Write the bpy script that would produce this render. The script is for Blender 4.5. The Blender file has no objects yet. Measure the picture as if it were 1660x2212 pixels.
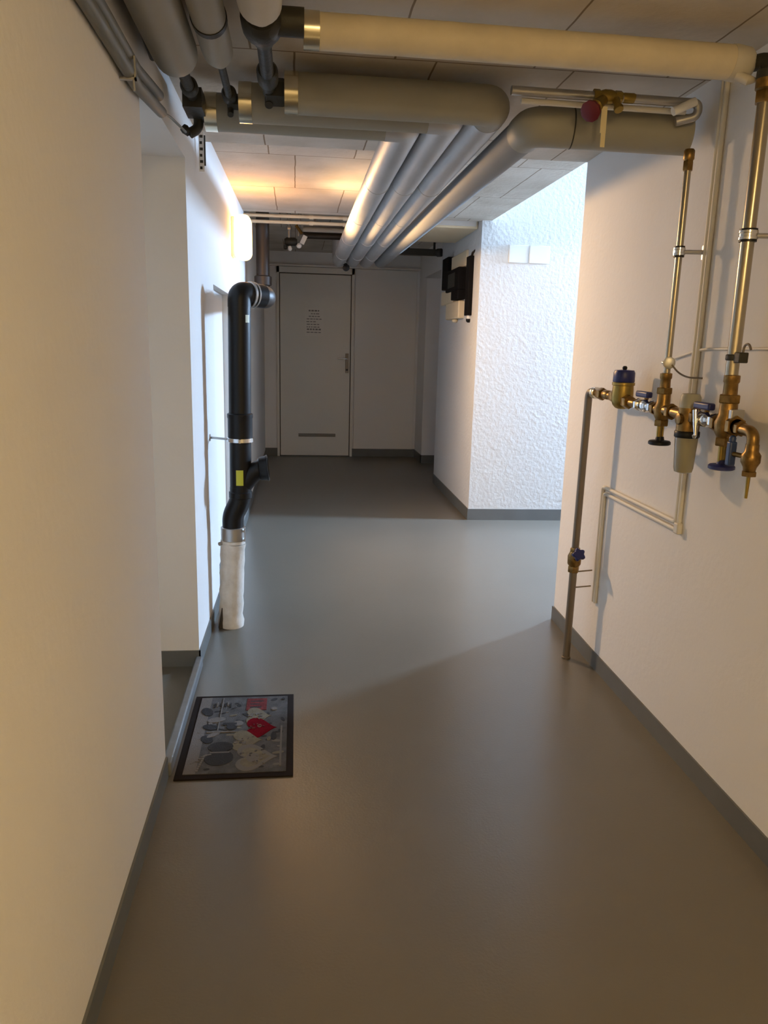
import bpy, bmesh, math, random
from mathutils import Vector, Matrix
random.seed(7)
S = bpy.context.scene
COL = S.collection
PI = math.pi

# ------------------------------------------------------------------ materials
def rgb(r, g, b):
    f = lambda c: ((c / 255 + .055) / 1.055) ** 2.4 if c > 10 else c / 255 / 12.92
    return (f(r), f(g), f(b), 1)

def mat(name, col, rough=.6, metal=0., bump=0., bscale=80., var=0., vscale=4., spec=.5, col2=None, distort=0., coat=0.):
    m = bpy.data.materials.new(name); m.use_nodes = True
    nt = m.node_tree; N = nt.nodes; L = nt.links
    b = N['Principled BSDF']
    col = tuple(col[:3]) + (1,)
    b.inputs['Base Color'].default_value = col
    b.inputs['Roughness'].default_value = rough
    b.inputs['Metallic'].default_value = metal
    b.inputs['Specular IOR Level'].default_value = spec
    if coat:
        b.inputs['Coat Weight'].default_value = coat
    tc = N.new('ShaderNodeTexCoord')
    if var or col2:
        n = N.new('ShaderNodeTexNoise'); n.inputs['Scale'].default_value = vscale
        n.inputs['Detail'].default_value = 6; n.inputs['Roughness'].default_value = .6
        L.new(tc.outputs['Object'], n.inputs['Vector'])
        r = N.new('ShaderNodeValToRGB')
        c2 = col2 or tuple(c * (1 - var) for c in col[:3])
        r.color_ramp.elements[0].position = .35; r.color_ramp.elements[1].position = .68
        r.color_ramp.elements[0].color = tuple(c2[:3]) + (1,)
        r.color_ramp.elements[1].color = col
        L.new(n.outputs['Fac'], r.inputs['Fac']); L.new(r.outputs['Color'], b.inputs['Base Color'])
    if bump:
        n = N.new('ShaderNodeTexNoise'); n.inputs['Scale'].default_value = bscale
        n.inputs['Detail'].default_value = 4
        L.new(tc.outputs['Object'], n.inputs['Vector'])
        bp = N.new('ShaderNodeBump'); bp.inputs['Strength'].default_value = bump
        bp.inputs['Distance'].default_value = .01
        L.new(n.outputs['Fac'], bp.inputs['Height']); L.new(bp.outputs['Normal'], b.inputs['Normal'])
    return m

M = {}
M['plaster'] = mat('white_plaster', (.76, .745, .72), .85, bump=.12, bscale=45, var=.03, vscale=1.3, spec=.2)
M['rough_plaster'] = mat('rough_white_plaster', (.62, .62, .61), .8, bump=.5, bscale=36, spec=.25)
M['floor'] = mat('grey_floor_paint', (.132, .120, .098), .3, bump=.05, bscale=120, var=.10, vscale=1.1, spec=.6)
M['base'] = mat('dark_grey_skirting_paint', (.125, .13, .125), .5, var=.12, vscale=6)
M['sill'] = mat('worn_grey_sill_paint', (.17, .175, .175), .5, var=.2, vscale=14)
M['door'] = mat('off_white_door_paint', (.70, .665, .59), .5, var=.02)
M['pale_panel'] = mat('pale_panel_paint', (.72, .69, .64), .6)
M['grey_wrap'] = mat('grey_insulation_wrap', (.30, .285, .235), .55, bump=.08, bscale=30, var=.08, vscale=5)
M['cream_wrap'] = mat('cream_insulation_wrap', (.66, .58, .43), .6, bump=.12, bscale=30, var=.14, vscale=7)
M['pale_wrap'] = mat('pale_insulation_wrap', (.55, .51, .43), .6, bump=.1, bscale=30, var=.1, vscale=7)
M['foil'] = mat('aluminium_jacket', (.52, .52, .52), .5, metal=.6, bump=.15, bscale=14, var=.12, vscale=3)
M['grey_jacket'] = mat('dull_grey_jacket', (.22, .22, .215), .7, bump=.12, bscale=14)
M['band'] = mat('bright_tin_band', (.75, .70, .55), .22, metal=.95)
M['black'] = mat('black_plastic', (.006, .006, .0065), .42, spec=.3)
M['matt_black'] = mat('matt_black_housing', (.006, .005, .005), .75, spec=.15)
M['brownblack'] = mat('brown_black_plastic', (.035, .024, .016), .45)
M['iron'] = mat('dark_cast_iron', (.035, .033, .026), .55, metal=.3, bump=.2, bscale=60)
M['steel'] = mat('galvanised_steel', (.46, .45, .43), .38, metal=.85)
M['pipe_steel'] = mat('polished_steel_pipe', (.42, .37, .28), .26, metal=.95)
M['dull_pipe'] = mat('dull_brown_grey_pipe', (.20, .165, .125), .45, metal=.55)
M['chrome'] = mat('chrome', (.78, .78, .77), .15, metal=1.)
M['brass'] = mat('brass', (.33, .195, .06), .36, metal=.9, var=.45, vscale=40)
M['olive_brass'] = mat('olive_brass', (.36, .25, .06), .36, metal=.8, var=.2, vscale=30)
M['blue'] = mat('dark_blue_plastic', (.010, .016, .12), .4)
M['bluegrey'] = mat('blue_lever_plastic', (.025, .05, .15), .4)
M['red'] = mat('dark_red_plastic', (.12, .004, .008), .45)
M['tag'] = mat('cream_paper_tag', (.70, .60, .36), .7)
M['white'] = mat('white_plastic', (.80, .79, .76), .4)
M['plate'] = mat('off_white_plate', (.66, .66, .64), .5)
M['ivory'] = mat('ivory_plastic', (.74, .62, .42), .5)
M['paint'] = mat('wall_white_pipe_paint', (.66, .63, .56), .5)
M['yellow'] = mat('yellow_sticker', (.55, .58, .05), .5)
M['palegreen'] = mat('pale_green_sticker', (.62, .68, .55), .5)
M['conduit'] = mat('grey_plastic_conduit', (.16, .165, .155), .5)
M['gyp'] = mat('stained_white_lagging', (.74, .72, .67), .8, bump=.5, bscale=26, vscale=11, col2=(.58, .54, .47))
M['dirt'] = mat('dark_crack_dirt', (.045, .035, .025), .9)
M['rubber'] = mat('dark_brown_rubber', (.014, .009, .007), .9, spec=.15)
M['carpet'] = mat('grey_mat_print', (.115, .112, .112), .95, bump=.5, bscale=300, var=.35, vscale=26, spec=.04)
M['mat_red'] = mat('mat_red', (.16, .004, .010), .95, bump=.5, bscale=300, var=.3, vscale=40, spec=.04)
M['mat_pink'] = mat('mat_faded_red', (.20, .05, .05), .95, bump=.5, bscale=300, var=.5, vscale=60, spec=.04)
M['mat_cream'] = mat('mat_cream', (.20, .175, .13), .95, bump=.5, bscale=300, var=.25, vscale=40, spec=.04)
M['mat_dark'] = mat('mat_dark', (.045, .045, .048), .95, bump=.5, bscale=300, spec=.04)
M['mat_light'] = mat('mat_light', (.165, .15, .14), .95, bump=.5, bscale=300, spec=.04)
M['ink'] = mat('grey_ink', (.22, .20, .18), .8)
M['paper'] = mat('door_paper', (.72, .68, .61), .7)
M['dark_gap'] = mat('dark_joint', (.10, .085, .065), .8)
M['bowl'] = mat('cloudy_filter_bowl', (.27, .245, .165), .2, spec=.5, coat=.3)
M['greycap'] = mat('grey_green_cap', (.31, .295, .225), .5)

def mat_ceiling():
    m = mat('board_marked_concrete', (.66, .60, .52), .85, bump=.3, bscale=35, spec=.15)
    nt = m.node_tree; N = nt.nodes; L = nt.links; b = N['Principled BSDF']
    tc = N.new('ShaderNodeTexCoord')
    wn = N.new('ShaderNodeTexNoise'); wn.inputs['Scale'].default_value = 5; L.new(tc.outputs['Object'], wn.inputs['Vector'])
    mx = N.new('ShaderNodeMixRGB'); mx.inputs['Fac'].default_value = .012
    L.new(tc.outputs['Object'], mx.inputs['Color1']); L.new(wn.outputs['Color'], mx.inputs['Color2'])
    br = N.new('ShaderNodeTexBrick'); br.inputs['Scale'].default_value = 1
    br.inputs['Mortar Size'].default_value = .004; br.inputs['Mortar Smooth'].default_value = .4
    br.inputs['Brick Width'].default_value = .44; br.inputs['Row Height'].default_value = .86; br.offset = .3
    br.inputs['Color1'].default_value = (.66, .61, .53, 1); br.inputs['Color2'].default_value = (.62, .56, .485, 1)
    br.inputs['Mortar'].default_value = (.26, .20, .14, 1)
    L.new(mx.outputs['Color'], br.inputs['Vector'])
    n = N.new('ShaderNodeTexNoise'); n.inputs['Scale'].default_value = 3; n.inputs['Detail'].default_value = 8
    L.new(tc.outputs['Object'], n.inputs['Vector'])
    r = N.new('ShaderNodeValToRGB'); r.color_ramp.elements[0].position = .3; r.color_ramp.elements[1].position = .6
    r.color_ramp.elements[0].color = (.8, .78, .74, 1); r.color_ramp.elements[1].color = (1, 1, 1, 1)
    L.new(n.outputs['Fac'], r.inputs['Fac'])
    mul = N.new('ShaderNodeMixRGB'); mul.blend_type = 'MULTIPLY'; mul.inputs['Fac'].default_value = 1
    L.new(br.outputs['Color'], mul.inputs['Color1']); L.new(r.outputs['Color'], mul.inputs['Color2'])
    L.new(mul.outputs['Color'], b.inputs['Base Color'])
    return m
M['ceiling'] = mat_ceiling()

def emit(name, col, strength):
    m = bpy.data.materials.new(name); m.use_nodes = True
    b = m.node_tree.nodes['Principled BSDF']
    b.inputs['Base Color'].default_value = (.8, .8, .8, 1)
    b.inputs['Emission Color'].default_value = tuple(col) + (1,)
    b.inputs['Emission Strength'].default_value = strength
    return m
M['lamp'] = emit('lit_corridor_lamp_glass', (1, .46, .11), 22.)
M['lamp_near'] = emit('lit_ceiling_lamp_glass', (1, .70, .32), 135.)

def mat_pane():
    m = bpy.data.materials.new('window_pane'); m.use_nodes = True
    nt = m.node_tree; N = nt.nodes; L = nt.links
    N.remove(N['Principled BSDF']); out = N['Material Output']
    t = N.new('ShaderNodeBsdfTransparent'); g = N.new('ShaderNodeBsdfGlossy'); g.inputs['Roughness'].default_value = .05
    mx = N.new('ShaderNodeMixShader'); mx.inputs['Fac'].default_value = .06
    L.new(t.outputs[0], mx.inputs[1]); L.new(g.outputs[0], mx.inputs[2]); L.new(mx.outputs[0], out.inputs['Surface'])
    return m
M['pane'] = mat_pane()

# ------------------------------------------------------------------ mesh builder
def V(*a): return Vector(a)

def fillet(pts, r, n=7):
    pts = [Vector(p) for p in pts]
    out = [pts[0]]
    for i in range(1, len(pts) - 1):
        a, b, c = pts[i - 1], pts[i], pts[i + 1]
        u = (a - b); w = (c - b)
        d = min(r, u.length * .49, w.length * .49)
        p0 = b + u.normalized() * d; p1 = b + w.normalized() * d
        for k in range(n + 1):
            t = k / n
            out.append(p0 * (1 - t) ** 2 + b * 2 * t * (1 - t) + p1 * t * t)
    out.append(pts[-1])
    return out

class MB:
    def __init__(s): s.v = []; s.f = []; s.m = []
    def add(s, vs, fs, mi=0):
        o = len(s.v); s.v += [Vector(v) for v in vs]
        s.f += [tuple(i + o for i in f) for f in fs]; s.m += [mi] * len(fs); return s
    def box(s, lo, hi, mi=0, rot=None):
        (x0, y0, z0), (x1, y1, z1) = lo, hi
        vs = [V(x, y, z) for z in (z0, z1) for y in (y0, y1) for x in (x0, x1)]
        if rot is not None:
            c = (Vector(lo) + Vector(hi)) / 2
            vs = [c + rot @ (v - c) for v in vs]
        return s.add(vs, [(0, 2, 3, 1), (4, 5, 7, 6), (0, 1, 5, 4), (2, 6, 7, 3), (0, 4, 6, 2), (1, 3, 7, 5)], mi)
    def prism(s, fp, z0, z1, mi=0):
        n = len(fp)
        ar = sum(fp[i][0] * fp[(i + 1) % n][1] - fp[(i + 1) % n][0] * fp[i][1] for i in range(n))
        if ar < 0: fp = fp[::-1]
        vs = [V(x, y, z0) for x, y in fp] + [V(x, y, z1) for x, y in fp]
        fs = [tuple(range(n))[::-1], tuple(range(n, 2 * n))] + [(i, (i + 1) % n, n + (i + 1) % n, n + i) for i in range(n)]
        return s.add(vs, fs, mi)
    def tube(s, pts, r, n=18, mi=0, caps=True):
        pts = [Vector(p) for p in pts]; k = len(pts)
        rs = r if isinstance(r, (list, tuple)) else [r] * k
        t0 = (pts[1] - pts[0]).normalized()
        up = V(0, 0, 1) if abs(t0.z) < .9 else V(1, 0, 0)
        x = t0.cross(up).normalized(); vs = []; prev = t0
        for i, p in enumerate(pts):
            if i == 0: t = t0
            elif i == k - 1: t = (pts[i] - pts[i - 1]).normalized()
            else: t = ((pts[i] - pts[i - 1]).normalized() + (pts[i + 1] - pts[i]).normalized()).normalized()
            q = prev.rotation_difference(t); x = (q @ x); x = (x - t * x.dot(t)).normalized(); prev = t
            y = t.cross(x)
            for j in range(n):
                a = 2 * PI * j / n
                vs.append(p + (x * math.cos(a) + y * math.sin(a)) * rs[i])
        fs = [(i * n + j, i * n + (j + 1) % n, (i + 1) * n + (j + 1) % n, (i + 1) * n + j) for i in range(k - 1) for j in range(n)]
        if caps:
            fs.append(tuple(range(n))[::-1]); fs.append(tuple(range((k - 1) * n, k * n)))
        return s.add(vs, fs, mi)
    def lathe(s, o, axis, prof, n=24, mi=0, sq=None):
        """prof: list of (distance along axis, radius)"""
        o = Vector(o); t = Vector(axis).normalized()
        up = V(0, 0, 1) if abs(t.z) < .9 else V(1, 0, 0)
        x = t.cross(up).normalized(); y = t.cross(x); vs = []
        for d, r in prof:
            for j in range(n):
                a = 2 * PI * (j + .5) / n
                vs.append(o + t * d + (x * math.cos(a) + y * math.sin(a)) * max(r, 1e-4))
        k = len(prof)
        fs = [(i * n + j, i * n + (j + 1) % n, (i + 1) * n + (j + 1) % n, (i + 1) * n + j) for i in range(k - 1) for j in range(n)]
        fs.append(tuple(range(n))[::-1]); fs.append(tuple(range((k - 1) * n, k * n)))
        return s.add(vs, fs, mi)
    def build(s, name, mats, parent=None, loc=None, bevel=0, seg=2, sharp=40, deform=None):
        if not isinstance(mats, (list, tuple)): mats = [mats]
        if parent is not None: org = ORG[parent.name]
        else: org = Vector(loc) if loc is not None else Vector((0, 0, 0))
        me = bpy.data.meshes.new(name)
        vs = s.v if deform is None else [deform(v) for v in s.v]
        me.from_pydata([v - org for v in vs], [], s.f)
        for m in mats: me.materials.append(M[m] if isinstance(m, str) else m)
        me.polygons.foreach_set('material_index', s.m)
        bm = bmesh.new(); bm.from_mesh(me); bmesh.ops.recalc_face_normals(bm, faces=bm.faces); bm.to_mesh(me); bm.free()
        me.polygons.foreach_set('use_smooth', [True] * len(me.polygons))
        me.set_sharp_from_angle(angle=math.radians(sharp))
        me.update()
        o = bpy.data.objects.new(name, me); COL.objects.link(o)
        if parent is not None: o.parent = parent
        else: o.location = org
        ORG[o.name] = org
        if bevel:
            b = o.modifiers.new('bevel', 'BEVEL'); b.width = bevel; b.segments = seg
            b.limit_method = 'ANGLE'; b.angle_limit = math.radians(50)
        return o
ORG = {}

def tag(o, label=None, cat=None, group=None, kind=None):
    if label: o['label'] = label
    if cat: o['category'] = cat
    if group: o['group'] = group
    if kind: o['kind'] = kind
    return o
def thing(name, loc, label, cat, group=None):
    o = bpy.data.objects.new(name, None); COL.objects.link(o); o.location = loc; o.empty_display_size = .05
    ORG[o.name] = Vector(loc); return tag(o, label, cat, group)
def struct(mb, name, m, label=None, **k):
    return tag(mb.build(name, m, **k), label, None, None, 'structure')
def hexnut(mb, o, ax, l, r, mi=0):
    return mb.lathe(o, ax, [(0, r * .92), (l * .1, r), (l * .9, r), (l, r * .92)], 6, mi)
def bead(mb, o, ax, l, r, mi=0, n=24):
    return mb.lathe(o, ax, [(0, r * .8), (l * .15, r), (l * .85, r), (l, r * .8)], n, mi)

# ------------------------------------------------------------------ setting
struct(MB().box((-1.3, -3, -.12), (3.2, 9.95, 0)), 'floor', 'floor')
struct(MB().box((-1.0, -3, 2.29), (1.62, 3.77, 2.75)), 'ceiling', 'ceiling')
struct(MB().box((-.9, 3.77, 2.38), (1.51, 6.2, 3.15)), 'ceiling', 'ceiling')
struct(MB().box((-.9, 6.2, 2.5), (2.6, 9.95, 2.7)), 'ceiling', 'ceiling')
# side space on the right: daylight comes in through a high window in its end wall
EX = 4.2; WY0, WY1, WZ0, WZ1 = 5.66, 6.09, 1.9, 2.85
struct(MB().box((1.51, 3.6, 3.0), (EX + .15, 6.3, 3.15)), 'ceiling', 'plaster')

m = MB(); XO = -1.0
m.prism([(XO, -3), (-.428, -3), (-.428, 2.35), (XO, 2.35)], 0, 2.3)
m.prism([(XO, 2.35), (-.428, 2.35), (-.428, 3.25), (XO, 3.25)], 2.11, 2.3)
m.prism([(XO, 2.35), (-.86, 2.35), (-.86, 3.25), (XO, 3.25)], 0, 2.11)
m.prism([(XO, 3.25), (-.428, 3.25), (-.420, 4.12), (XO, 4.12)], 0, 2.6)
m.prism([(XO, 4.12), (-.462, 4.12), (-.458, 5.0), (XO, 5.0)], 0, 1.70)
m.prism([(XO, 4.12), (-.420, 4.12), (-.411, 5.0), (XO, 5.0)], 1.70, 2.6)
m.prism([(XO, 5.0), (-.411, 5.0), (-.398, 6.2), (-.39, 9.95), (XO, 9.95)], 0, 2.6)
struct(m, 'wall_left', 'plaster')
m = MB(); m.prism([(1.30, -3), (1.336, 1.8), (1.356, 3.16), (1.374, 3.76), (EX, 3.76), (EX, 3.6), (1.62, 3.6), (1.62, -3)], 0, 3.1)
struct(m, 'wall_right', 'plaster')
m = MB(); m.prism([(1.435, 6.135), (2.3, 6.112), (EX, 6.11), (EX, 7.9), (1.452, 7.9)], 0, 3.1)
struct(m, 'wall_pier', 'rough_plaster')
m = MB(); m.box((EX, 3.6, 0), (EX + .15, WY0, 3.1)).box((EX, WY1, 0), (EX + .15, 6.3, 3.1)).box((EX, WY0, 0), (EX + .15, WY1, WZ0)).box((EX, WY0, WZ1), (EX + .15, WY1, 3.1)); struct(m, 'wall_side_end', 'plaster')
m = MB(); m.box((1.535, 9.25, 0), (2.6, 9.95, 2.6)).box((2.45, 7.9, 0), (2.6, 9.25, 2.6)).box((1.50, 7.9, 2.2), (2.6, 9.25, 2.6))
struct(m, 'wall_right_back', 'plaster')
struct(MB().box((-.9, 9.8, 0), (2.6, 9.95, 2.6)), 'wall_back', 'plaster')
struct(MB().box((-1.0, -3.12, 0), (1.62, -3, 2.6)), 'wall_front', 'plaster')

# skirtings
BH = .075
m = MB(); m.prism([(-.428, -3), (-.421, -3), (-.421, 2.35), (-.428, 2.35)], 0, BH)
m.prism([(-.86, 3.243), (-.421, 3.243), (-.421, 3.25), (-.86, 3.25)], 0, BH)
m.prism([(-.428, 3.243), (-.421, 3.243), (-.413, 4.12), (-.42, 4.12)], 0, BH)
m.prism([(-.411, 5), (-.404, 5), (-.391, 6.2), (-.383, 9.8), (-.39, 9.8), (-.398, 6.2)], 0, BH)
m.prism([(-.462, 4.12), (-.452, 4.12), (-.448, 5.0), (-.458, 5.0)], 0, .10)
struct(m, 'baseboard_left', 'base')
m = MB(); m.prism([(1.30, -3), (1.336, 1.8), (1.356, 3.16), (1.374, 3.76), (1.374, 3.767), (1.366, 3.767), (1.349, 3.16), (1.329, 1.8), (1.293, -3)], 0, BH)
struct(m, 'baseboard_right', 'base')
m = MB(); m.prism([(1.428, 6.128), (2.3, 6.104), (EX, 6.102), (EX, 6.112), (2.3, 6.114), (1.438, 6.14), (1.455, 7.9), (1.445, 7.9)], 0, .095)
struct(m, 'baseboard_pier', 'base')
m = MB(); m.box((-.39, 9.79, 0), (-.215, 9.8, .10)).box((.70, 9.79, 0), (1.535, 9.8, .10)).box((1.525, 9.24, 0), (1.535, 9.8, .10)).box((1.525, 9.24, 0), (2.45, 9.25, .10))
struct(m, 'baseboard_back', 'base')
struct(MB().box((-.442, 2.352, 0), (-.412, 3.243, .05)), 'trim_1', 'sill', bevel=.006)

# back door (door_1)
d = struct(MB().box((-.196, 9.765, .012), (.672, 9.80, 2.24)), 'door_1', 'door', bevel=.003)
g = MB(); g.box((-.206, 9.785, 0), (-.196, 9.80, 2.25), 1).box((.672, 9.785, 0), (.684, 9.80, 2.25), 1).box((-.206, 9.785, 2.24), (.684, 9.80, 2.252), 1)
g.box((.684, 9.765, 0), (.715, 9.80, 2.32), 0).box((-.236, 9.765, 0), (-.206, 9.80, 2.32), 0).box((-.236, 9.765, 2.252), (.715, 9.80, 2.32), 0)
g.build('door_frame', ['door', 'dark_gap'], d)
h = MB(); h.box((.615, 9.757, 1.06), (.655, 9.766, 1.30)); h.build('handle_plate', 'dull_pipe', d, bevel=.004)
h = MB(); h.tube(fillet([(.635, 9.76, 1.235), (.635, 9.70, 1.235), (.515, 9.70, 1.24)], .02), .0095, 12); h.build('door_handle', 'chrome', d)
h = MB(); h.lathe((.635, 9.757, 1.10), (0, -1, 0), [(0, .014), (.008, .013), (.009, .006), (.0095, .003)]); h.build('lock_cylinder', 'iron', d)
h = MB()
for k in range(3): h.box((.03, 9.757, .255 + k * .014), (.50, 9.766, .263 + k * .014))
h.build('vent_grille', 'dark_gap', d)
struct(MB().box((-.206, 9.74, 0), (.684, 9.765, .012)).box((-.206, 9.735, .0), (.684, 9.80, .012)), 'trim_2', 'base')
m = MB(); m.box((-.39, 9.73, 2.325), (1.535, 9.80, 2.345)); struct(m, 'trim_3', 'door')
# side panel beside the door
struct(MB().box((.73, 9.78, .10), (1.50, 9.80, 2.32)), 'trim_4', 'pale_panel', bevel=.003)
n = MB(); n.box((.105, 9.7625, 1.50), (.335, 9.765, 1.84), 0)
random.seed(3)
for k in range(9):
    z = 1.80 - k * .032; w = random.uniform(.10, .17)
    x0 = .125 + (.17 - w) * random.random()
    x = x0
    while x < x0 + w:
        l = random.uniform(.014, .04); n.box((x, 9.7615, z), (x + l, 9.763, z + (.018 if k in (0, 7) else .010)), 1); x += l + .010
tag(n.build('notice', ['paper', 'ink'], loc=(.22, 9.765, 1.67)), 'paper notice with grey print taped to the back door', 'notice')

# recess door
d = struct(MB().box((-.86, 2.36, .005), (-.82, 3.24, 2.10)), 'door_2', 'door', bevel=.003)
h = MB(); h.tube(fillet([(-.82, 3.12, 1.05), (-.76, 3.12, 1.05), (-.76, 2.99, 1.05)], .02), .0095, 12); h.box((-.82, 3.10, .92), (-.812, 3.14, 1.14)); h.build('door_handle', 'chrome', d)

# window of the side space
w = MB(); f = .035
w.box((EX + .05, WY0, WZ0), (EX + .11, WY0 + f, WZ1)).box((EX + .05, WY1 - f, WZ0), (EX + .11, WY1, WZ1)).box((EX + .05, WY0 + f, WZ0), (EX + .11, WY1 - f, WZ0 + f)).box((EX + .05, WY0 + f, WZ1 - f), (EX + .11, WY1 - f, WZ1))
w = struct(w, 'window_1', 'white')
MB().box((EX + .075, WY0 + f, WZ0 + f), (EX + .081, WY1 - f, WZ1 - f)).build('window_pane', 'pane', w)

# ------------------------------------------------------------------ lamps
t = thing('wall_lamp', (-.409, 5.25, 2.07), 'glowing white oval lamp on the left corridor wall above the black drain pipe', 'lamp')
m = MB(); m.box((-.412, 5.17, 1.95), (-.385, 5.33, 2.19)); m.build('lamp_base', 'white', t, bevel=.012, seg=3)
m = MB(); m.box((-.387, 5.155, 1.935), (-.285, 5.345, 2.205)); m.build('lamp_shade', 'lamp', t, bevel=.045, seg=6)
t = thing('ceiling_lamp', (.45, -1.1, 2.29), 'round glowing lamp on the low ceiling behind the viewpoint', 'lamp')
m = MB(); m.lathe((.45, -1.1, 2.29), (0, 0, -1), [(0, .19), (.03, .19)]); m.build('lamp_base', 'white', t)
m = MB(); m.lathe((.45, -1.1, 2.26), (0, 0, -1), [(0, .18), (.03, .178), (.06, .15), (.08, .09), (.085, .01)], 32); m.build('lamp_shade', 'lamp_near', t)

# ------------------------------------------------------------------ black waste pipe
WY = 3.75
t = thing('waste_pipe', (-.33, WY, 0), 'black drain pipe with branch, standing in a stained white sleeve by the left wall', 'drain pipe')
m = MB(); pts = []; rs = []
for k in range(15):
    z = .435 * k / 14
    pts.append((-.331 + .017 * k / 14 + .0015 * math.sin(k * 1.9), WY, z)); rs.append(.060 + .002 * math.sin(k * 2.3) + (.004 if k < 2 else 0) + (.002 if k > 12 else 0))
m.tube(pts, rs, 28); m.build('lagging_sleeve', 'gyp', t)['label'] = 'stained white lagging sleeve'
m = MB()
m.tube([(-.376, WY - .046, 0.004), (-.373, WY - .048, .06), (-.369, WY - .047, .11)], [.012, .007, .002], 8); m.build('crack', 'dirt', t)
m = MB(); m.lathe((-.313, WY, .435), (.02, 0, 1), [(0, .055), (.002, .061), (.016, .061), (.018, .056)], 28); m.build('lagging_rim', 'gyp', t)
m = MB(); m.lathe((-.311, WY, .452), (0, 0, 1), [(0, .057), (.002, .0605), (.065, .0605), (.067, .057)], 28)
m.box((-.262, WY - .052, .456), (-.250, WY - .02, .466)).box((-.262, WY - .052, .502), (-.250, WY - .02, .512)).tube([(-.252, WY - .04, .452), (-.252, WY - .04, .518)], .004, 8)
m.tube([(-.368, WY - .03, .44), (-.376, WY - .04, .44)], .010, 8)
m.build('coupling_band', 'steel', t)
m = MB(); m.tube(fillet([(-.311, WY, .515), (-.311, WY, .575), (-.272, WY, .655), (-.272, WY, .72)], .06), .0525, 26)
m.lathe((-.272, WY, .665), (0, 0, 1), [(0, .053), (.004, .057), (.03, .057), (.034, .053)], 26)
m.build('offset_bend', 'black', t)
m = MB(); m.tube([(-.271, WY, .70), (-.269, WY, .97)], .0525, 26); m.build('branch_body', 'black', t)
m = MB(); m.tube(fillet([(-.271, WY, .715), (-.215, WY, .785), (-.185, WY, .807), (-.15, WY, .815)], .03), .046, 24)
m.lathe((-.182, WY, .81), (1, 0, .12), [(0, .046), (.006, .057), (.034, .060), (.040, .064), (.046, .064), (.0465, .052), (.02, .05)], 26)
m.build('branch_socket', 'black', t)
m = MB(); m.lathe((-.269, WY, .955), (0, 0, 1), [(0, .053), (.006, .0595), (.10, .0595), (.108, .062), (.122, .062), (.127, .055)], 28); m.build('pipe_socket', 'black', t)
m = MB(); m.tube([(-.269, WY, 1.07), (-.264, WY, 1.58)], .0535, 28); m.build('pipe', 'black', t)
# wall clamp
m = MB(); m.lathe((-.269, WY, .942), (0, 0, 1), [(0, .0605), (.002, .064), (.020, .064), (.022, .0605)], 28); m.box((-.272, WY - .078, .944), (-.262, WY - .058, .962)); c = m.build('clamp_ring', 'chrome', t)
m = MB(); m.tube([(-.326, WY + .01, .953), (-.419, WY + .07, .953)], .006, 10).lathe((-.423, WY + .07, .953), (1, 0, 0), [(0, .018), (.004, .017)], 14); m.build('clamp_rod', 'steel', c)
# stickers follow the pipe's curve
def curved_patch(cx, cy, r, a0, a1, z0, z1, n=8):
    m = MB(); vs = []; fs = []
    for i in range(n + 1):
        a = a0 + (a1 - a0) * i / n
        for rr in (r, r + .0012):
            for z in (z0, z1): vs.append(V(cx + rr * math.sin(a), cy - rr * math.cos(a), z))
    for i in range(n):
        b = 4 * i
        fs += [(b + 2, b + 6, b + 7, b + 3), (b, b + 1, b + 5, b + 4), (b, b + 4, b + 6, b + 2), (b + 1, b + 3, b + 7, b + 5)]
    fs += [(0, 2, 3, 1), (4 * n, 4 * n + 1, 4 * n + 3, 4 * n + 2)]
    return m.add(vs, fs)
curved_patch(-.270, WY, .053, -.35, .30, .735, .81).build('sticker', 'yellow', t)['label'] = 'yellow sticker on the branch'
curved_patch(-.265, WY, .0538, .62, 1.05, 1.505, 1.54).build('sticker', 'palegreen', t)['label'] = 'small pale sticker high on the pipe'
# top bends and run to the rear
m = MB(); m.tube(fillet([(-.264, WY, 1.575), (-.263, WY, 1.638), (-.16, 3.84, 1.632)], .075, 10), .0545, 26); m.build('top_bend', 'black', t)
dv = V(.103, .09, -.006).normalized()
p = V(-.215, 3.792, 1.635)
m = MB(); bead(m, p - dv * .012, dv, .016, .0605, 0, 28); bead(m, p + dv * .012, dv, .010, .0595, 0, 28); m.build('seal_ring', 'steel', t)['label'] = 'shiny seal ring'
m = MB(); m.tube(fillet([tuple(p + dv * .02), (-.148, 3.86, 1.63), (-.17, 4.05, 1.64), (-.262, 6.4, 1.745)], .09, 10), .053, 26)
m.tube(fillet([(-.255, 6.22, 1.737), (-.262, 6.4, 1.745), (-.262, 6.4, 1.90)], .09, 10), .0535, 24)
m.build('rear_run', 'brownblack', t)
m = MB(); m.tube([(-.262, 6.4, 1.86), (-.262, 6.4, 2.5)], .0515, 24); m.lathe((-.262, 6.4, 1.855), (0, 0, 1), [(0, .055), (.006, .068), (.07, .068), (.078, .056)], 26); m.build('riser', 'brownblack', t)

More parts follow.
